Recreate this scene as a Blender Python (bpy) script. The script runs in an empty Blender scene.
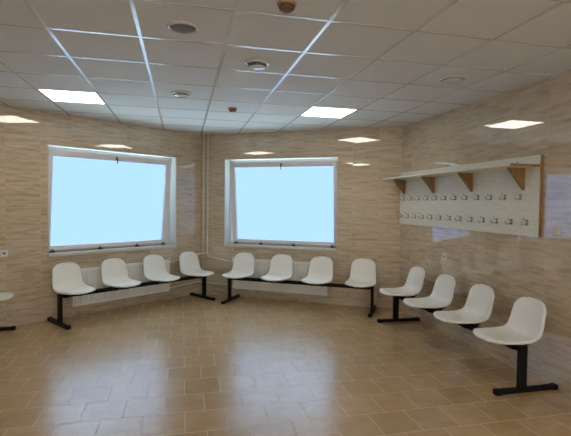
import bpy, bmesh, math, random
from mathutils import Vector, Matrix
random.seed(7)
COL = bpy.context.scene.collection
H = 2.750                      # ceiling height
EYE = 1.592
CX, CY = 3.1956, 6.0414         # corner of middle and right walls
LX, LY = 0.3187, 7.7862        # corner of left and middle walls
SIDE_X, BACK_Y = -2.615, -3.2

# ------------------------------------------------------------------ helpers
def link(o, parent=None):
    COL.objects.link(o)
    if parent is not None:
        o.parent = parent
    return o

def obj(name, bm, mat, parent=None, smooth=False, kind=None, label=None, bevel=0.0):
    me = bpy.data.meshes.new(name)
    bmesh.ops.recalc_face_normals(bm, faces=bm.faces)
    bm.to_mesh(me); bm.free()
    for m in (mat if isinstance(mat, (list, tuple)) else [mat]):
        me.materials.append(m)
    if smooth:
        for p in me.polygons: p.use_smooth = True
    o = bpy.data.objects.new(name, me)
    link(o, parent)
    if bevel:
        b = o.modifiers.new('bevel', 'BEVEL'); b.width = bevel; b.segments = 2; b.limit_method = 'ANGLE'
    if kind: o['kind'] = kind
    if label: o['label'] = label
    return o

def thing(name, label, cat, loc=(0, 0, 0), rotz=0.0, group=None):
    o = bpy.data.objects.new(name, None)
    o.empty_display_size = .1
    link(o); o.location = loc; o.rotation_euler = (0, 0, rotz)
    o['label'] = label; o['category'] = cat
    if group: o['group'] = group
    return o

def copy_tree(o, parent=None):
    c = o.copy(); COL.objects.link(c)
    if parent is not None: c.parent = parent
    for ch in list(o.children): copy_tree(ch, c)
    return c

def box(bm, x0, x1, y0, y1, z0, z1, mi=0):
    vs = [bm.verts.new((x, y, z)) for x in (x0, x1) for y in (y0, y1) for z in (z0, z1)]
    for f in ((0, 1, 3, 2), (4, 6, 7, 5), (0, 4, 5, 1), (2, 3, 7, 6), (0, 2, 6, 4), (1, 5, 7, 3)):
        bm.faces.new([vs[i] for i in f]).material_index = mi

def prism(bm, pts, axis, a, b):
    """polygon pts extruded along axis (0,1,2) from a to b; pts fill the other two axes in order"""
    def mk(p, t):
        q = list(p); q.insert(axis, t); return bm.verts.new(q)
    A = [mk(p, a) for p in pts]; B = [mk(p, b) for p in pts]
    n = len(pts)
    bm.faces.new(A); bm.faces.new(B[::-1])
    for i in range(n):
        bm.faces.new((A[i], A[(i + 1) % n], B[(i + 1) % n], B[i]))

def tube(bm, pts, r, seg=12, caps=True):
    pts = [Vector(p) for p in pts]
    rings = []
    up = Vector((0, 0, 1))
    prev = None
    for i, p in enumerate(pts):
        a = pts[max(i - 1, 0)]; b = pts[min(i + 1, len(pts) - 1)]
        t = (b - a).normalized()
        if prev is None:
            n = t.orthogonal().normalized()
        else:
            n = (prev - t * prev.dot(t)).normalized()
        prev = n
        m = t.cross(n)
        rr = r[i] if isinstance(r, (list, tuple)) else r
        rings.append([bm.verts.new(p + (n * math.cos(k * 2 * math.pi / seg) + m * math.sin(k * 2 * math.pi / seg)) * rr) for k in range(seg)])
    for A, B in zip(rings, rings[1:]):
        for k in range(seg):
            bm.faces.new((A[k], A[(k + 1) % seg], B[(k + 1) % seg], B[k]))
    if caps:
        bm.faces.new(rings[0][::-1]); bm.faces.new(rings[-1])

def rounded(pts, rad, n=5):
    """polyline with its corners turned into arcs"""
    pts = [Vector(p) for p in pts]
    out = [pts[0]]
    for i in range(1, len(pts) - 1):
        a, p, b = pts[i - 1], pts[i], pts[i + 1]
        u = (a - p).normalized(); v = (b - p).normalized()
        r = min(rad, (a - p).length * .45, (b - p).length * .45)
        s, e = p + u * r, p + v * r
        for k in range(n + 1):
            t = k / n
            out.append(s * (1 - t) ** 2 + p * 2 * t * (1 - t) + e * t * t)
    out.append(pts[-1])
    return out

def lathe(bm, prof, cx=0, cy=0, seg=32, mi=0):
    """prof: list of (r, z) spun about z"""
    rings = []
    for r, z in prof:
        if r < 1e-6:
            rings.append([bm.verts.new((cx, cy, z))])
        else:
            rings.append([bm.verts.new((cx + r * math.cos(2 * math.pi * k / seg), cy + r * math.sin(2 * math.pi * k / seg), z)) for k in range(seg)])
    for A, B in zip(rings, rings[1:]):
        for k in range(seg):
            k2 = (k + 1) % seg
            if len(A) == 1 and len(B) == 1: continue
            if len(A) == 1: f = bm.faces.new((A[0], B[k], B[k2]))
            elif len(B) == 1: f = bm.faces.new((A[k], A[k2], B[0]))
            else: f = bm.faces.new((A[k], A[k2], B[k2], B[k]))
            f.material_index = mi

# ------------------------------------------------------------------ materials
def new_mat(name):
    m = bpy.data.materials.new(name); m.use_nodes = True
    nt = m.node_tree
    return m, nt, nt.nodes['Principled BSDF']

def set_in(b, **kw):
    for k, v in kw.items():
        k = k.replace('_', ' ')
        b.inputs[k].default_value = (*v, 1) if isinstance(v, tuple) and len(v) == 3 else v

def plain(name, col, rough=.5, metallic=0.0, ior=1.5, vary=.04, scale=30, bump=0.0):
    m, nt, b = new_mat(name)
    set_in(b, Roughness=rough, Metallic=metallic, IOR=ior)
    N, L = nt.nodes, nt.links
    tc = N.new('ShaderNodeTexCoord'); no = N.new('ShaderNodeTexNoise')
    no.inputs['Scale'].default_value = scale; no.inputs['Detail'].default_value = 4
    L.new(tc.outputs['Object'], no.inputs['Vector'])
    r = N.new('ShaderNodeValToRGB')
    r.color_ramp.elements[0].position = .3; r.color_ramp.elements[1].position = .7
    r.color_ramp.elements[0].color = (*[c * (1 - vary) for c in col], 1)
    r.color_ramp.elements[1].color = (*[min(1, c * (1 + vary)) for c in col], 1)
    L.new(no.outputs['Fac'], r.inputs['Fac']); L.new(r.outputs['Color'], b.inputs['Base Color'])
    if bump:
        bp = N.new('ShaderNodeBump'); bp.inputs['Strength'].default_value = bump; bp.inputs['Distance'].default_value = .002
        L.new(no.outputs['Fac'], bp.inputs['Height']); L.new(bp.outputs['Normal'], b.inputs['Normal'])
    return m

def emit(name, col, strength):
    m = bpy.data.materials.new(name); m.use_nodes = True
    nt = m.node_tree; nt.nodes.clear()
    e = nt.nodes.new('ShaderNodeEmission'); o = nt.nodes.new('ShaderNodeOutputMaterial')
    e.inputs['Color'].default_value = (*col, 1); e.inputs['Strength'].default_value = strength
    nt.links.new(e.outputs[0], o.inputs['Surface'])
    return m

def tiled(name, bw, rh, offset, loc, grout, grout_w, cols, streak, rough, ior, jitter, grout_rough=.7, bump=.3, tint=.08):
    m, nt, b = new_mat(name)
    N, L = nt.nodes, nt.links
    uv = N.new('ShaderNodeUVMap'); uv.uv_map = 'UVMap'
    mp = N.new('ShaderNodeMapping'); mp.inputs['Location'].default_value = (*loc, 0)
    L.new(uv.outputs[0], mp.inputs['Vector'])
    br = N.new('ShaderNodeTexBrick')
    br.offset = offset; br.offset_frequency = 2; br.squash = 1
    for k, v in (('Scale', 1), ('Mortar Size', grout_w), ('Mortar Smooth', .1), ('Bias', 0), ('Brick Width', bw), ('Row Height', rh)):
        br.inputs[k].default_value = v
    br.inputs['Color1'].default_value = (0, 0, 0, 1); br.inputs['Color2'].default_value = (1, 1, 1, 1)
    br.inputs['Mortar'].default_value = (.5, .5, .5, 1)
    L.new(mp.outputs[0], br.inputs['Vector'])
    # stone pattern, shifted tile by tile
    def math_(op, a, c):
        n = N.new('ShaderNodeMath'); n.operation = op
        for i, v in enumerate((a, c)):
            if isinstance(v, (int, float)): n.inputs[i].default_value = v
            else: L.new(v, n.inputs[i])
        return n.outputs[0]
    rnd = N.new('ShaderNodeRGBToBW'); L.new(br.outputs['Color'], rnd.inputs[0])
    sc = N.new('ShaderNodeVectorMath'); sc.operation = 'MULTIPLY'; sc.inputs[1].default_value = (*streak, 1)
    L.new(uv.outputs[0], sc.inputs[0])
    off = N.new('ShaderNodeCombineXYZ')
    L.new(math_('MULTIPLY', rnd.outputs[0], 37.0), off.inputs[2])
    ad = N.new('ShaderNodeVectorMath'); ad.operation = 'ADD'
    L.new(sc.outputs[0], ad.inputs[0]); L.new(off.outputs[0], ad.inputs[1])
    no = N.new('ShaderNodeTexNoise'); no.inputs['Scale'].default_value = 1; no.inputs['Detail'].default_value = 8
    no.inputs['Roughness'].default_value = .7; no.inputs['Distortion'].default_value = .15
    L.new(ad.outputs[0], no.inputs['Vector'])
    rp = N.new('ShaderNodeValToRGB'); e = rp.color_ramp.elements
    e[0].position, e[1].position = .32, .7
    e[0].color = (*cols[0], 1); e[1].color = (*cols[2], 1)
    mid = e.new(.5); mid.color = (*cols[1], 1)
    L.new(no.outputs['Fac'], rp.inputs['Fac'])
    hsv = N.new('ShaderNodeHueSaturation')
    L.new(rp.outputs[0], hsv.inputs['Color'])
    L.new(math_('ADD', math_('MULTIPLY', rnd.outputs[0], tint * 2), 1 - tint), hsv.inputs['Value'])
    mx = N.new('ShaderNodeMixRGB'); mx.inputs['Color2'].default_value = (*grout, 1)
    L.new(br.outputs['Fac'], mx.inputs['Fac']); L.new(hsv.outputs[0], mx.inputs['Color1'])
    L.new(mx.outputs[0], b.inputs['Base Color'])
    L.new(math_('ADD', math_('MULTIPLY', br.outputs['Fac'], grout_rough - rough), rough), b.inputs['Roughness'])
    b.inputs['IOR'].default_value = ior
    # every tile sits a hair out of true
    ge = N.new('ShaderNodeNewGeometry')
    an = math_('MULTIPLY', rnd.outputs[0], 141.0)
    cx = N.new('ShaderNodeCombineXYZ')
    L.new(math_('MULTIPLY', math_('SINE', an, 0), jitter), cx.inputs[0])
    L.new(math_('MULTIPLY', math_('COSINE', an, 0), jitter), cx.inputs[1])
    L.new(math_('MULTIPLY', math_('SINE', math_('MULTIPLY', an, 2.7), 0), jitter), cx.inputs[2])
    an2 = N.new('ShaderNodeVectorMath'); an2.operation = 'ADD'
    L.new(ge.outputs['Normal'], an2.inputs[0]); L.new(cx.outputs[0], an2.inputs[1])
    nn = N.new('ShaderNodeVectorMath'); nn.operation = 'NORMALIZE'; L.new(an2.outputs[0], nn.inputs[0])
    bp = N.new('ShaderNodeBump'); bp.invert = True
    bp.inputs['Strength'].default_value = bump; bp.inputs['Distance'].default_value = .002
    L.new(br.outputs['Fac'], bp.inputs['Height']); L.new(nn.outputs[0], bp.inputs['Normal'])
    L.new(bp.outputs[0], b.inputs['Normal'])
    return m

def wood(name, c0, c1, scale, rough=.45):
    m, nt, b = new_mat(name)
    N, L = nt.nodes, nt.links
    tc = N.new('ShaderNodeTexCoord'); mp = N.new('ShaderNodeMapping'); mp.inputs['Scale'].default_value = scale
    no = N.new('ShaderNodeTexNoise'); no.inputs['Scale'].default_value = 6; no.inputs['Detail'].default_value = 5
    r = N.new('ShaderNodeValToRGB')
    r.color_ramp.elements[0].position = .35; r.color_ramp.elements[1].position = .65
    r.color_ramp.elements[0].color = (*c0, 1); r.color_ramp.elements[1].color = (*c1, 1)
    L.new(tc.outputs['Object'], mp.inputs[0]); L.new(mp.outputs[0], no.inputs['Vector'])
    L.new(no.outputs['Fac'], r.inputs[0]); L.new(r.outputs[0], b.inputs['Base Color'])
    b.inputs['Roughness'].default_value = rough
    return m

WALL_COLS = ((.39, .295, .19), (.565, .458, .325), (.69, .59, .45))
M_WALL = tiled('wall_tile', .4, .25, 0.0, (.07, 0), (.50, .42, .33), .0018, WALL_COLS, (3.0, 25.0), .02, 2.0, .003, bump=.2, tint=.025)
M_WALL_R = tiled('wall_tile_right', .4, .25, 0.0, (.13, 0), (.50, .42, .33), .0018, WALL_COLS, (3.0, 25.0), .02, 2.0, .003, bump=.2, tint=.025)
M_WALL_S = tiled('wall_tile_satin', .4, .25, 0.0, (.07, 0), (.50, .42, .33), .0018, WALL_COLS, (3.0, 25.0), .3, 1.6, .003, bump=.2, tint=.025)
M_FLOOR = tiled('floor_tile', .299, .31, .5, (-.026, -.268), (.65, .54, .40), .0024,
                ((.39, .255, .12), (.475, .32, .16), (.55, .385, .205)), (5.0, 9.0), .25, 2.0, .006, bump=.4, tint=.07)
M_REVEAL = plain('white_reveal', (.58, .57, .51), .35)
M_PLASTER = plain('painted_plaster', (.55, .45, .34), .9)
M_CEIL = plain('ceiling_board', (.68, .69, .70), .85, vary=.03, scale=60, bump=.1)
M_BAR = plain('ceiling_bar', (.58, .57, .55), .16, ior=2.3, vary=.02)
M_VOID = plain('ceiling_slab', (.12, .11, .1), .9)
M_PVC = plain('window_pvc', (.76, .75, .76), .3, vary=.02)
def frosted(name, tint, rough):
    m = bpy.data.materials.new(name); m.use_nodes = True
    nt = m.node_tree; nt.nodes.clear()
    g = nt.nodes.new('ShaderNodeBsdfRefraction'); o = nt.nodes.new('ShaderNodeOutputMaterial')
    g.inputs['Color'].default_value = (*tint, 1); g.inputs['Roughness'].default_value = rough; g.inputs['IOR'].default_value = 1.35
    nt.links.new(g.outputs[0], o.inputs['Surface'])
    return m
M_PANE = frosted('frosted_glass', (.97, .985, 1), .3)
M_PANEL = emit('led_diffuser', (1.0, .94, .82), 6.0)
M_PANEL_FILL = emit('fill_panel_glow', (1.0, .95, .86), 9.0)  # stronger glow for the added fill panels behind the camera
M_PANE_FILL = emit('fill_pane_glow', (.97, .97, .96), 5.0)  # emissive fill for the added back windows, no outdoor light comes through
M_SEAT = plain('seat_plastic', (.85, .84, .78), .34, vary=.015)
M_BLACK = plain('black_steel', (.005, .005, .006), .5, ior=1.3)
M_RAD = plain('radiator_enamel', (.82, .81, .77), .35)
M_PIPE = plain('pipe_enamel', (.78, .74, .66), .35)
M_CHROME = plain('chrome', (.55, .55, .55), .12, metallic=1.0)
M_BRUSHED = plain('vent_enamel', (.62, .62, .61), .18, ior=1.9)
M_DARK = plain('dark_gap', (.02, .018, .015), .6)
M_WHITE = plain('switch_plastic', (.68, .66, .62), .35)
M_GREY = plain('grey_plastic', (.10, .10, .11), .4)
M_MESH = plain('grey_mesh', (.15, .145, .14), .6)
M_BROWN = plain('detector_tan', (.42, .29, .16), .45)
M_BROWN2 = plain('detector_brown', (.15, .075, .035), .5)
M_BOARD = wood('rack_laminate', (.72, .72, .62), (.80, .80, .70), (12, 1.2, 12), .4)
M_EDGE = wood('rack_brown_wood', (.21, .112, .037), (.32, .18, .064), (6, 6, 1.2), .5)

# ------------------------------------------------------------------ room shell
def uv_quad(bm, uvl, pts, uvs, mi=0):
    f = bm.faces.new([bm.verts.new(p) for p in pts])
    f.material_index = mi
    for l, u in zip(f.loops, uvs): l[uvl].uv = u
    return f

def wall(name, A, B, mats, opening=None, more=None, thick=.26, top=2.86, ustart=0.0, depth=.26):
    """Inner face runs from A to B (room on the left hand side of A->B is NOT assumed; normal given by inward)"""
    A = Vector((A[0], A[1], 0)); B = Vector((B[0], B[1], 0))
    d = (B - A); Ln = d.length; d.normalize()
    n = Vector((-d.y, d.x, 0))
    ctr = Vector((0.3, 2.5, 0))
    if n.dot(ctr - A) < 0: n = -n            # n points into the room
    bm = bmesh.new(); uvl = bm.loops.layers.uv.new('UVMap')
    P = lambda u, z, t=0.0: A + d * u + Vector((0, 0, z)) - n * t
    def q(u0, u1, z0, z1):
        uv_quad(bm, uvl, [P(u0, z0), P(u1, z0), P(u1, z1), P(u0, z1)],
                [(ustart + u, z) for u, z in ((u0, z0), (u1, z0), (u1, z1), (u0, z1))])
    def qb(u0, u1, z0, z1):
        uv_quad(bm, uvl, [P(u0, z0, thick), P(u0, z1, thick), P(u1, z1, thick), P(u1, z0, thick)], [(0, 0)] * 4)
    E = .0
    if opening:
        u0, u1, z0, z1 = opening
        ops = [opening] + ([more] if more else [])
        for g in (q, qb):
            g(0, Ln, 0, z0); g(0, Ln, z1, top)
            e = 0
            for u0, u1, _, _ in ops: g(e, u0, z0, z1); e = u1
            g(e, Ln, z0, z1)
        for u0, u1, _, _ in ops:
          for a, b_ in (((u0, z0), (u1, z0)), ((u1, z0), (u1, z1)), ((u1, z1), (u0, z1)), ((u0, z1), (u0, z0))):
              uv_quad(bm, uvl, [P(*a), P(*b_), P(*b_, thick), P(*a, thick)], [(0, 0), (1, 0), (1, .2), (0, .2)], 1)
    else:
        q(0, Ln, 0, top); qb(0, Ln, 0, top)
    for a, b_ in (((0, 0), (Ln, 0)), ((Ln, 0), (Ln, top)), ((Ln, top), (0, top)), ((0, top), (0, 0))):
        uv_quad(bm, uvl, [P(*a), P(*b_), P(*b_, thick), P(*a, thick)], [(0, 0)] * 4)
    me = bpy.data.meshes.new(name); bm.to_mesh(me); bm.free()
    for m in mats: me.materials.append(m)
    o = bpy.data.objects.new(name, me); link(o); o['kind'] = 'structure'
    return P, d, n, Ln

WZ0, WZ1 = .877, 2.318
LDX, LDY = -math.cos(.61039), -math.sin(.61039)
SEND = 3.06; LM = 3.3647
LEND = (LX + LDX * SEND, LY + LDY * SEND)
PL, dL, nL, lenL = wall('wall_left', (LX, LY), LEND, [M_WALL, M_REVEAL], (.512, 2.483, WZ0, WZ1), ustart=-.25)
PM, dM, nM, lenM = wall('wall_middle', (LX, LY), (CX, CY), [M_WALL, M_REVEAL], (LM - 2.9126, LM - .976, WZ0, WZ1), ustart=.1)
PR, dR, nR, lenR = wall('wall_right', (CX, CY + .0013), (CX, BACK_Y), [M_WALL_R], ustart=-CY - .0013)
wall('wall_alcove', LEND, (SIDE_X, LEND[1]), [M_WALL])
wall('wall_side', (SIDE_X, LEND[1]), (SIDE_X, BACK_Y), [M_WALL_S])
PB, dB, nB, lenB = wall('wall_back', (SIDE_X, BACK_Y), (CX, BACK_Y), [M_PLASTER, M_REVEAL], (1.85, 3.70, WZ0, WZ1), (3.82, 5.67, WZ0, WZ1))

bm = bmesh.new(); uvl = bm.loops.layers.uv.new('UVMap')
fp = [(-3.3, -3.7), (3.7, -3.7), (3.7, 8.1), (-3.3, 8.1)]
uv_quad(bm, uvl, [(x, y, 0) for x, y in fp], fp)
uv_quad(bm, uvl, [(x, y, -.1) for x, y in fp[::-1]], fp[::-1])
for i in range(4):
    a, b_ = fp[i], fp[(i + 1) % 4]
    uv_quad(bm, uvl, [(*a, -.1), (*b_, -.1), (*b_, 0), (*a, 0)], [(0, 0)] * 4)
me = bpy.data.meshes.new('floor'); bm.to_mesh(me); bm.free(); me.materials.append(M_FLOOR)
o = bpy.data.objects.new('floor', me); link(o); o['kind'] = 'structure'

# suspended ceiling: boards lying in a grid of 24 mm bars
GX0, GY0 = -.8917, 3.3042
LIGHT_CELLS = [(i, j) for i in (-1, 4) for j in (3, -3)] + [(4, -9), (1, -10)]  # last two cells are unseen fill lamps, added to brighten the room
bm = bmesh.new()
I0, I1, J0, J1 = -4, 7, -12, 8
for i in range(I0, I1):
    for j in range(J0, J1):
        if (i, j) in LIGHT_CELLS: continue
        x, y = GX0 + .6 * i, GY0 + .6 * j
        t = random.uniform(-.0008, .0008)
        box(bm, x + .006, x + .594, y + .006, y + .594, H + .003 + t, H + .018)
for i in range(I0, I1 + 1):
    x = GX0 + .6 * i
    box(bm, x - .012, x + .012, GY0 + .6 * J0, GY0 + .6 * J1, H, H + .0028, 1)
for j in range(J0, J1 + 1):
    y = GY0 + .6 * j
    for i in range(I0, I1):
        box(bm, GX0 + .6 * i + .0121, GX0 + .6 * (i + 1) - .0121, y - .012, y + .012, H + .0003, H + .0028, 1)
box(bm, GX0 + .6 * I0, GX0 + .6 * I1, GY0 + .6 * J0, GY0 + .6 * J1, H + .095, H + .14, 2)
obj('ceiling', bm, [M_CEIL, M_BAR, M_VOID], kind='structure')

# ------------------------------------------------------------------ windows
def window(name, P, d, n, u_in, sign, wd, pane=None):
    """u_in: wall coordinate of the reveal edge next to the room's corner; sign: direction away from it"""
    def W(bm, x0, x1, t0, t1, z0, z1, tilt=None):
        vs = []
        for x in (x0, x1):
            for t in (t0, t1):
                for z in (z0, z1):
                    tt, zz = t, z
                    if tilt:
                        zp, tp, a = tilt
                        dz, dt = z - zp, t - tp
                        zz = zp + dz * math.cos(a) + dt * math.sin(a)
                        tt = tp - dz * math.sin(a) + dt * math.cos(a)
                    vs.append(bm.verts.new(P(u_in + sign * x, zz, tt)))
        for f in ((0, 1, 3, 2), (4, 6, 7, 5), (0, 4, 5, 1), (2, 3, 7, 6), (0, 2, 6, 4), (1, 5, 7, 3)):
            bm.faces.new([vs[i] for i in f])
    w = bpy.data.objects.new(name, None); link(w); w['kind'] = 'structure'
    bm = bmesh.new()
    z0, z1 = WZ0, WZ1
    W(bm, 0, .05, .185, .245, z0, z1); W(bm, wd - .05, wd, .185, .245, z0, z1)
    W(bm, .05, wd - .05, .185, .245, z0, z0 + .05); W(bm, .05, wd - .05, .185, .245, z1 - .05, z1)
    obj('window_frame', bm, M_PVC, w, bevel=.004)
    TL = (z0 + .040, .185, math.radians(5.6))
    a0, a1, b0, b1 = .090, wd - .008, z0 + .040, z0 + .040 + 1.366
    g0, g1, h0, h1 = .178, wd - .064, b0 + .060, b1 - .092
    bm = bmesh.new()
    W(bm, a0, g0, .125, .185, b0, b1, TL); W(bm, g1, a1, .125, .185, b0, b1, TL)
    W(bm, g0, g1, .125, .185, b0, h0, TL); W(bm, g0, g1, .125, .185, h1, b1, TL)
    sash = obj('window_sash', bm, M_PVC, w, bevel=.005)
    bm = bmesh.new()
    W(bm, g0, g1, .150, .160, h0, h1, TL)
    obj('window_pane', bm, pane or M_PANE, sash, label='bright window pane')  # frosted and daylit up front; added back windows glow by emission
    bm = bmesh.new()
    hc = (a0 + a1) / 2
    W(bm, hc - .013, hc + .013, .119, .125, b1 - .080, b1 - .03, TL)
    W(bm, hc - .006, hc + .006, .100, .119, b1 - .068, b1 - .054, TL)
    W(bm, hc - .006, hc + .006, .092, .101, b1 - .128, b1 - .054, TL)
    obj('window_handle', bm, M_GREY, sash, label='grey lever handle at the top of the sash')
    for x in (.16, .32 * wd, .62 * wd, wd - .09):
        bm = bmesh.new()
        W(bm, x - .035, x + .035, .116, .126, z0 + .0062, z0 + .026)
        W(bm, x - .014, x + .014, .112, .126, z0 + .024, z0 + .050)
        obj('window_hinge', bm, M_GREY, w)
    bm = bmesh.new()
    W(bm, .002, wd - .002, -.001, .184, z0 + .0005, z0 + .006)
    W(bm, -.006, wd + .006, -.022, -.001, z0 - .034, z0 + .006)
    obj('window_sill', bm, M_REVEAL, w, bevel=.002)
    # trim strip round the opening
    bm = bmesh.new()
    for x0, x1, q0, q1 in ((-.008, 0, z0 - .008, z1 + .008), (wd, wd + .008, z0 - .008, z1 + .008), (0, wd, z1, z1 + .008), ):
        W(bm, x0, x1, -.003, .004, q0, q1)
    obj('window_edging', bm, M_REVEAL, w)
window('window_1', PL, dL, nL, .512, 1, 1.971)
window('window_2', PM, dM, nM, LM - 2.9126, 1, 1.9366)
window('fill_window_3', PB, dB, nB, 1.85, 1, 1.85, M_PANE_FILL)  # both back windows are added, unseen, to light the room from behind
window('fill_window_4', PB, dB, nB, 3.82, 1, 1.85, M_PANE_FILL)

# ------------------------------------------------------------------ ceiling fixtures
def ceiling_light(i, j, label):
    x, y = GX0 + .6 * i + .3, GY0 + .6 * j + .3
    t = thing('ceiling_light', label, 'ceiling light', (x, y, H), 0, 'square ceiling light panels')
    bm = bmesh.new()
    for s in ((-.298, -.280, -.298, .298), (.280, .298, -.298, .298), (-.280, .280, -.298, -.280), (-.280, .280, .280, .298)):
        box(bm, *s, .0032, .022)
    obj('light_frame', bm, M_BAR, t)
    bm = bmesh.new(); box(bm, -.280, .280, -.280, .280, .006, .014)
    obj('diffuser', bm, M_PANEL if j > -5 else M_PANEL_FILL, t)
    bm = bmesh.new(); box(bm, -.29, .29, -.29, .29, .0225, .06)
    obj('light_housing', bm, M_WHITE, t)
    return t
LL = {(-1, 3): 'square lit ceiling panel near the left wall, beyond the row of round vents',
      (4, 3): 'square lit ceiling panel near the middle wall, above the second window',
      (4, -3): 'square lit ceiling panel cut off by the top right edge of the photo',
      (-1, -3): 'square lit ceiling panel overhead to the left, outside the photo',
      (4, -9): 'added fill light panel behind the viewer by the right wall',
      (1, -10): 'added fill light panel behind the viewer near the middle of the back wall'}
for c in LIGHT_CELLS: ceiling_light(*c, LL[c])

def ceiling_vent(x, y, gap, label, r=.105, disc=None):
    t = thing('ceiling_vent', label, 'ceiling vent', (x, y, H), 0, 'round valve vents in the ceiling')
    bm = bmesh.new()
    lathe(bm, [(r * .80, .002), (r * .98, .002), (r, -.003), (r * .97, -.010), (r * .86, -.016), (r * .80, -.014), (r * .78, .0)])
    obj('vent_ring', bm, M_BRUSHED, t, smooth=True)
    bm = bmesh.new(); lathe(bm, [(0, -.001), (r * .79, -.001), (r * .79, .0022), (0, .0022)])
    obj('vent_throat', bm, M_DARK, t)
    bm = bmesh.new()
    z = -gap
    lathe(bm, [(0, z + .012), (r * .5, z + .010), (r * .70, z), (r * .72, z - .004), (r * .66, z - .010), (r * .3, z - .015), (0, z - .016)])
    lathe(bm, [(.008, -.001), (.008, z + .011)])
    obj('vent_disc', bm, disc or M_BRUSHED, t, smooth=True)
ceiling_vent(0, 3.035, .004, 'round ceiling vent with dark grey disc, nearest the top edge left of centre', disc=M_MESH)
ceiling_vent(.600, 3.659, .034, 'round ceiling vent with bright lowered disc in front of the gap between the windows')
ceiling_vent(-.018, 4.879, .022, 'small looking round ceiling vent between the left light panel and the brown detector')
ceiling_vent(2.409, 3.620, .016, 'dull round ceiling vent near the right wall above the coat rack', r=.115)

def detector(x, y, label):
    t = thing('smoke_detector', label, 'smoke detector', (x, y, H), 0, 'brown ceiling detectors')
    bm = bmesh.new(); lathe(bm, [(0, .002), (.056, .002), (.058, -.004), (.054, -.013), (0, -.013)])
    obj('detector_base', bm, M_BROWN, t, smooth=False)
    bm = bmesh.new(); lathe(bm, [(.046, -.013), (.046, -.024), (.040, -.034), (.030, -.044), (.012, -.048), (0, -.048)])
    for k in range(12):
        a = k * math.pi / 6
        tube(bm, [(math.cos(a) * .047, math.sin(a) * .047, -.014), (math.cos(a) * .040, math.sin(a) * .040, -.036)], .003, 6)
    obj('sensor_head', bm, M_BROWN2, t, smooth=False)
detector(.597, 5.462, 'small brown smoke detector on the ceiling in front of the corner pipes')
detector(.587, 2.530, 'brown smoke detector cut by the top edge of the photo')

# ------------------------------------------------------------------ benches
def seat_mesh():
    prof = [(.622, .422), (.619, .436), (.604, .448), (.572, .453), (.52, .449), (.45, .441), (.38, .435), (.31, .432), (.26, .435),
            (.222, .447), (.196, .471), (.180, .507), (.168, .555), (.155, .61), (.140, .665), (.128, .71), (.120, .738), (.115, .760)]
    # resample by arc length
    pts = [Vector((0, *p)) for p in prof]
    acc = [0]
    for a, b in zip(pts, pts[1:]): acc.append(acc[-1] + (b - a).length)
    T = acc[-1]; NV, NU = 44, 20
    def at(s):
        for k in range(len(acc) - 1):
            if s <= acc[k + 1] + 1e-9:
                t = (s - acc[k]) / (acc[k + 1] - acc[k])
                p0 = pts[max(k - 1, 0)]; p1 = pts[k]; p2 = pts[k + 1]; p3 = pts[min(k + 2, len(pts) - 1)]
                return .5 * ((2 * p1) + (p2 - p0) * t + (2 * p0 - 5 * p1 + 4 * p2 - p3) * t * t + (3 * p1 - p0 - 3 * p2 + p3) * t ** 3)
        return pts[-1]
    def halfw(s):
        f = s / T
        keys = [(0, .180), (.12, .204), (.28, .212), (.42, .208), (.55, .194), (.7, .186), (.85, .176), (1, .166)]
        for (a, wa), (b, wb) in zip(keys, keys[1:]):
            if f <= b + 1e-9:
                k = (f - a) / (b - a); k = k * k * (3 - 2 * k)
                w = wa + (wb - wa) * k; break
        for r, dd in ((.125, s), (.105, T - s)):
            if dd < r: w = w - r + math.sqrt(max(0, r * r - (r - dd) ** 2))
        return max(w, .03)
    bm = bmesh.new(); rows = []
    for i in range(NV + 1):
        f = i / NV
        f = .5 - .5 * math.cos(math.pi * f) if True else f
        f = .55 * f + .45 * i / NV
        s = f * T
        p = at(s); tg = (at(min(T, s + .004)) - at(max(0, s - .004))).normalized()
        nrm = Vector((0, tg.z, -tg.y))            # towards the sitter
        if nrm.z < -.2 and False: nrm = -nrm
        if nrm.dot(Vector((0, .5, .8))) < 0: nrm = -nrm
        w = halfw(s)
        g = f
        dish = .026 * math.exp(-((g - .55) / .16) ** 2) + .014 * math.exp(-((g - .30) / .2) ** 2) + .020 * math.exp(-((g - .85) / .2) ** 2)
        row = []
        for j in range(NU + 1):
            u = -1 + 2 * j / NU
            u = math.sin(u * math.pi / 2) * .5 + u * .5
            q = p + Vector((u * w, 0, 0)) + nrm * dish * (abs(u) ** 2.4)
            row.append(bm.verts.new(q))
        rows.append((row, nrm))
    for (A, _), (B, _) in zip(rows, rows[1:]):
        for j in range(NU): bm.faces.new((A[j], A[j + 1], B[j + 1], B[j]))
    # folded rim
    ring = [(v, rows[0][1], Vector((0, 1, 0))) for v in rows[0][0]]
    ring += [(r[-1], n, Vector((1, 0, 0))) for r, n in rows[1:]]
    ring += [(v, rows[-1][1], Vector((0, 0, 1))) for v in rows[-1][0][-2::-1]]
    ring += [(r[0], n, Vector((-1, 0, 0))) for r, n in rows[-2:0:-1]]
    loops = [[v for v, _, _ in ring]]
    for dn, do in ((.006, .004), (.022, .006)):
        L_ = []
        for v, n, o_ in ring:
            c = v.co; out = Vector((c.x, 0, 0)).normalized() if abs(c.x) > .1 else o_
            L_.append(bm.verts.new(c - n * dn + (o_ * .6 + out * .4) * do))
        loops.append(L_)
    n = len(ring)
    for A, B in zip(loops, loops[1:]):
        for k in range(n): bm.faces.new((A[k], A[(k + 1) % n], B[(k + 1) % n], B[k]))
    return bm

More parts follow.
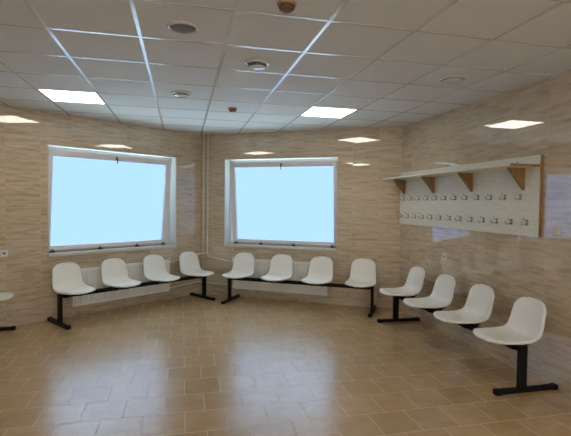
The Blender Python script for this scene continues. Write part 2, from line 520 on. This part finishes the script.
FOOT_HALF = 1.14
SEAT_X = (-.975, -.325, .325, .975)
def make_bench(name, label):
    t = thing(name, label, 'bench', (0, 0, 0), 0, 'four-seat beam benches along the walls')
    bm = bmesh.new(); box(bm, -FOOT_HALF + .02, FOOT_HALF - .02, .325, .385, .350, .400)
    obj('beam', bm, M_BLACK, t, bevel=.004)
    for s in (-1, 1):
        x = s * FOOT_HALF
        bm = bmesh.new(); box(bm, x - .02, x + .02, .318, .392, .030, .400)
        leg = obj('leg', bm, M_BLACK, t, bevel=.004)
        bm = bmesh.new(); box(bm, x - .025, x + .025, .015, .605, .006, .042)
        obj('foot_bar', bm, M_BLACK, leg, bevel=.006)
        for a, b_ in ((.0, .05), (.57, .62)):
            bm = bmesh.new(); box(bm, x - .029, x + .029, a, b_, 0, .047)
            obj('foot_cap', bm, M_BLACK, leg, bevel=.010)
    for x in SEAT_X:
        bm = bmesh.new()
        for dx in (-.085, .085):
            prism(bm, [(.20, .420), (.20, .408), (.29, .350), (.40, .350), (.52, .416), (.52, .428), (.38, .422)], 0, x + dx - .016, x + dx + .016)
        obj('seat_bracket', bm, M_BLACK, t)
        sb = seat_mesh()
        for v in sb.verts: v.co.x += x
        so = obj('seat', sb, M_SEAT, t, smooth=True)
        md = so.modifiers.new('thickness', 'SOLIDIFY'); md.thickness = .004; md.offset = 0
    return t
def bench_at(b, P, d, n, u, off, turn=0.0):
    """centre of the bench's wall side at wall coordinate u, off metres from the wall"""
    p = P(u, 0, -off)
    b.location = p
    # local +y looks along n
    b.rotation_euler = (0, 0, math.atan2(-n.x, n.y) + turn)
B1 = make_bench('beam_bench', 'white four-seat bench under the left window')
B2 = copy_tree(B1); B2['label'] = 'white four-seat bench under the second window, on the middle wall'
B3 = copy_tree(B1); B3['label'] = 'white four-seat bench below the coat rack on the right wall'
B4 = copy_tree(B1); B4['label'] = 'bench cut off by the left edge, only one white seat tip and black foot showing'
bench_at(B1, PL, dL, nL, 1.346, .012, 0)
bench_at(B2, PM, dM, nM, LM - 1.496, .010, 0)
bench_at(B3, PR, dR, nR, CY - 4.290, .012, 0)
a4 = math.radians(-90)
fx, fy = -1.985, 5.955                     # front end of the visible foot
ly = Vector((-math.sin(a4), math.cos(a4), 0)); lx = Vector((math.cos(a4), math.sin(a4), 0))
B4.rotation_euler = (0, 0, a4)
sgn = -1 if lx.y > 0 else 1
B4.location = Vector((fx, fy, 0)) - ly * .62 + lx * (FOOT_HALF * sgn)

# ------------------------------------------------------------------ radiators and pipes
def radiator(P, d, n, u0, u1, valve_u, label):
    ctr = P((u0 + u1) / 2, 0, 0)
    ang = math.atan2(-n.x, n.y)
    t = thing('radiator', label, 'radiator', ctr, ang, 'white panel radiators under the windows')
    hl = (u1 - u0) / 2
    Z0, Z1 = .150, .658
    bm = bmesh.new()
    # ribbed front skin
    prof = [(-hl, .085)]
    k = int(hl * 2 / .034); st = hl * 2 / k
    for i in range(k):
        x = -hl + i * st
        prof += [(x + st * .18, .085), (x + st * .32, .098), (x + st * .72, .098), (x + st * .86, .085)]
    prof += [(hl, .085), (hl, .045), (-hl, .045)]
    prism(bm, prof, 2, Z0 + .03, Z1 - .035)
    box(bm, -hl, hl, .045, .100, Z0, Z0 + .03); box(bm, -hl, hl, .045, .100, Z1 - .035, Z1 - .012)
    obj('radiator_panel', bm, M_RAD, t)
    bm = bmesh.new()
    for y in (.042, .098): box(bm, -hl - .002, hl + .002, y, y + .004, Z1 - .03, Z1)
    for i in range(int(hl * 2 / .03)):
        x = -hl + .01 + i * .03; box(bm, x, x + .008, .046, .098, Z1 - .008, Z1 - .003)
    obj('top_grille', bm, M_RAD, t)
    for sx in (-hl - .002, hl - .001):
        bm = bmesh.new(); box(bm, sx, sx + .003, .042, .102, Z0 + .01, Z1)
        obj('side_cover', bm, M_RAD, t)
    for sx in (-hl * .6, hl * .6):
        bm = bmesh.new(); box(bm, sx - .015, sx + .015, .002, .045, Z0 + .1, Z1 - .08)
        obj('wall_bracket', bm, M_RAD, t)
    return t
R1 = radiator(PL, dL, nL, .69, 2.22, 0, 'white ribbed radiator behind the bench under the left window')
R2 = radiator(PM, dM, nM, LM - 2.70, LM - 1.09, 0, 'white ribbed radiator behind the bench under the second window')

def pt(P, u, z, off): return tuple(P(u, z, -off))
sup = thing('heating_pipe', 'right of the two vertical corner pipes, bending off to the radiators below window height', 'pipe', PM(.15, 0, -.03), 0)
ret = thing('heating_pipe', 'left of the two vertical corner pipes, running on low along both walls', 'pipe', PM(.062, 0, -.03), 0)
def pipe(parent, name, pts, r, smooth=True):
    bm = bmesh.new(); base = parent.location
    tube(bm, [Vector(p) - Vector(base) for p in pts], r, 12)
    return obj(name, bm, M_PIPE, parent, smooth=smooth)
RP = .0125
pipe(sup, 'riser', rounded([pt(PM, .150, H - .001, .035), pt(PM, .150, .69, .035), pt(PM, .205, .652, .035), pt(PM, .50, .610, .035), pt(PM, .634, .610, .07)], .06), RP)
pipe(sup, 'branch_pipe', rounded([pt(PM, .150, .72, .035), pt(PM, .095, .715, .07), pt(PL, .085, .71, .075), pt(PL, .30, .65, .035), pt(PL, .58, .615, .035), pt(PL, .660, .615, .07)], .03), RP * .9)
pipe(ret, 'riser', rounded([pt(PM, .062, H - .001, .03), pt(PM, .062, .18, .03)], .05), RP)
pipe(ret, 'branch_pipe', rounded([pt(PM, .062, .20, .03), pt(PM, .55, .192, .03), pt(PM, .650, .192, .07)], .05), RP * .9)
pipe(ret, 'branch_pipe', rounded([pt(PM, .062, .20, .03), pt(PL, .04, .22, .03), pt(PL, .58, .192, .03), pt(PL, .672, .192, .07)], .04), RP * .9)
for P_, par in ((PL, R1), (PM, R2)):
    u = .674 if P_ is PL else LM - 2.70 - .018
    c = P_(u, 0, -.07)
    inv = Matrix.Rotation(-par.rotation_euler.z, 4, 'Z')
    q = inv @ (c - par.location)
    bm = bmesh.new()
    tube(bm, [(q.x, q.y, .585), (q.x, q.y, .64)], .012, 10)
    tube(bm, [(q.x, q.y, .64), (q.x, q.y, .645), (q.x, q.y, .685), (q.x, q.y, .69)], [.012, .019, .017, .012], 12)
    obj('valve', bm, M_WHITE, par, smooth=False)

# ------------------------------------------------------------------ coat rack on the right wall (local: x out of wall towards room = -X world)
WX = CX
Y0, Y1 = 3.383, 6.030
rk = thing('coat_rack', 'long cream wall coat rack with a hat shelf and two rows of hooks', 'coat rack', (WX - .001, (Y0 + Y1) / 2, 1.309))
oy = (Y0 + Y1) / 2; oz = 1.309
def RB(bm, x0, x1, y0, y1, z0, z1):   # x measured out from the wall
    box(bm, -x1, -x0, y0 - oy, y1 - oy, z0 - oz, z1 - oz)
bm = bmesh.new(); RB(bm, 0, .022, Y0 + .002, Y1, 1.309, 2.062)
obj('back_board', bm, M_BOARD, rk)
bm = bmesh.new(); RB(bm, -.0005, .0235, Y0 - .012, Y0 + .002, 1.309, 2.063)
obj('board_edging', bm, M_EDGE, rk, label='brown edging at the near end of the back board')
bm = bmesh.new(); RB(bm, .022, .335, Y0 + .012, Y1 - .01, 1.954, 1.972)
sh = obj('shelf', bm, M_BOARD, rk, bevel=.001)
bm = bmesh.new(); RB(bm, .022, .336, Y0 + .009, Y0 + .012, 1.953, 1.973)
obj('shelf_edging', bm, M_EDGE, sh, label='brown edging at the end of the shelf')
for y in (5.885, 5.118, 4.351, 3.577):
    bm = bmesh.new()
    prism(bm, [(-.022, 1.954 - oz), (-.205, 1.954 - oz), (-.205, 1.942 - oz), (-.036, 1.744 - oz), (-.022, 1.744 - oz)], 1, y - .009 - oy, y + .009 - oy)
    obj('shelf_bracket', bm, M_EDGE, rk, label='brown triangular gusset')
    bm = bmesh.new()
    tube(bm, [(-.022, y + .1 - oy, 2.015 - oz), (-.0255, y + .1 - oy, 2.015 - oz)], .008, 10)
    obj('screw', bm, M_GREY, rk)
def hook_mesh():
    bm = bmesh.new()
    box(bm, -.003, 0, -.009, .009, -.012, .036)
    tube(bm, rounded([(-.002, 0, .0), (-.050, 0, -.010), (-.058, 0, .014)], .016), [.0045] * 8 , 8)
    lathe(bm, [(0, .021), (.006, .018), (.0075, .014), (.006, .009), (0, .007)], -.058, 0, 10)
    tube(bm, rounded([(-.002, 0, .026), (-.030, 0, .030), (-.034, 0, .046)], .012), [.004] * 8, 8)
    lathe(bm, [(0, .053), (.005, .050), (.0065, .046), (.005, .041), (0, .039)], -.034, 0, 10)
    return bm
hk = None
for row, (y0, y1, n_, z0, z1) in enumerate(((5.888, 3.616, 12, 1.664, 1.664), (5.974, 3.522, 13, 1.414, 1.422))):
    for k in range(n_):
        f = k / (n_ - 1)
        if hk is None:
            h = hk = obj('coat_hook', hook_mesh(), M_CHROME, rk, smooth=True)
        else:
            h = hk.copy(); COL.objects.link(h); h.parent = rk
        h.scale = (1.25, 1.35, 1.2)
        h.location = (-.0222, y0 + (y1 - y0) * f - oy, z0 + (z1 - z0) * f - oz)
hk['label'] = 'chrome coat hook'

# ------------------------------------------------------------------ sockets and switch
def plate(name, label, cat, p, ang, w, h, kind):
    t = thing(name, label, cat, p, ang)      # local +y points into the room
    bm = bmesh.new(); box(bm, -w / 2, w / 2, 0, .009, -h / 2, h / 2)
    obj('cover_plate', bm, M_WHITE, t, bevel=.003)
    if kind == 'socket':
        bm = bmesh.new()
        for v in bmesh.ops.create_circle(bm, cap_ends=True, segments=20, radius=.016)['verts']:
            v.co = (v.co.x, .0102, v.co.y)
        obj('socket_well', bm, M_GREY, t)
        bm = bmesh.new(); tube(bm, [(0, .009, .012), (0, .018, .012)], .0026, 8)
        obj('earth_pin', bm, M_CHROME, t)
    else:
        bm = bmesh.new(); prism(bm, [(.009, -h * .36), (.016, -h * .36), (.011, h * .36), (.009, h * .36)], 0, -w * .36, w * .36)
        obj('rocker', bm, M_WHITE, t, bevel=.001)
    return t
aR = math.radians(90)
plate('wall_socket', 'white power socket on the right wall above the benches', 'socket', (WX - .0005, 4.876, .944), aR, .082, .10, 'socket')
plate('light_switch', 'white light switch on the right wall past the near end of the coat rack', 'light switch', (WX - .0005, 3.205, 1.381), aR, .085, .09, 'switch')
plate('wall_socket', 'white power socket on the left wall at the left edge of the photo', 'socket', PL(3.0, .932, -.0005), math.atan2(-nL.x, nL.y), .085, .085, 'socket')

# ------------------------------------------------------------------ world, camera, view
w = bpy.data.worlds.new('daylight'); bpy.context.scene.world = w; w.use_nodes = True
bg = w.node_tree.nodes['Background']
N_, L_ = w.node_tree.nodes, w.node_tree.links
tc = N_.new('ShaderNodeTexCoord'); sx = N_.new('ShaderNodeSeparateXYZ')
L_.new(tc.outputs['Generated'], sx.inputs[0])
mr = N_.new('ShaderNodeMapRange'); mr.inputs['From Min'].default_value = -1; mr.inputs['From Max'].default_value = 1
L_.new(sx.outputs['Z'], mr.inputs['Value'])
ramp = N_.new('ShaderNodeValToRGB'); el = ramp.color_ramp.elements
SKY_HI = 6.5
def sky(v): return (*[c / SKY_HI for c in v], 1)
HORIZON = (.385, .625, 1.1)
el[0].position = 0; el[0].color = sky((4.5, 6.0, 6.4))          # ground glow, added to brighten the ceiling near the windows
el[1].position = 1; el[1].color = sky((2.6, 3.3, 4.1))          # bright overcast overhead
for p_, c_ in ((.26, (3.9, 5.4, 6.2)), (.36, HORIZON), (.64, HORIZON), (.77, (1.7, 2.3, 2.95))):
    e_ = el.new(p_); e_.color = sky(c_)
L_.new(mr.outputs[0], ramp.inputs[0]); L_.new(ramp.outputs[0], bg.inputs['Color'])
bg.inputs['Strength'].default_value = SKY_HI

f, yaw, pitch, roll = 440.37, .23061, .03369, .01205
cy, sy = math.cos(yaw), math.sin(yaw)
Rz = Matrix(((cy, -sy, 0), (sy, cy, 0), (0, 0, 1)))
Mx = Matrix(((1, 0, 0), (0, 0, -1), (0, 1, 0)))
cp, sp = math.cos(pitch), math.sin(pitch)
Rx = Matrix(((1, 0, 0), (0, cp, -sp), (0, sp, cp)))
cr, sr = math.cos(roll), math.sin(roll)
Rr = Matrix(((cr, -sr, 0), (sr, cr, 0), (0, 0, 1)))
Mc = Rr @ Rx @ Mx @ Rz
right, down, fwd = Mc[0], Mc[1], Mc[2]
cam = bpy.data.cameras.new('camera'); co = bpy.data.objects.new('camera', cam); COL.objects.link(co)
cam.sensor_width = 36; cam.lens = f / 571 * 36; cam.clip_start = .05
rot = Matrix((( right[0], -down[0], -fwd[0]), (right[1], -down[1], -fwd[1]), (right[2], -down[2], -fwd[2])))
co.matrix_world = Matrix.Translation((0, 0, EYE)) @ rot.to_4x4()
sc = bpy.context.scene
sc.camera = co
sc.view_settings.view_transform = 'Standard'; sc.view_settings.look = 'None'
sc.view_settings.exposure = .45; sc.view_settings.gamma = 1; sc.view_settings.use_curve_mapping = False
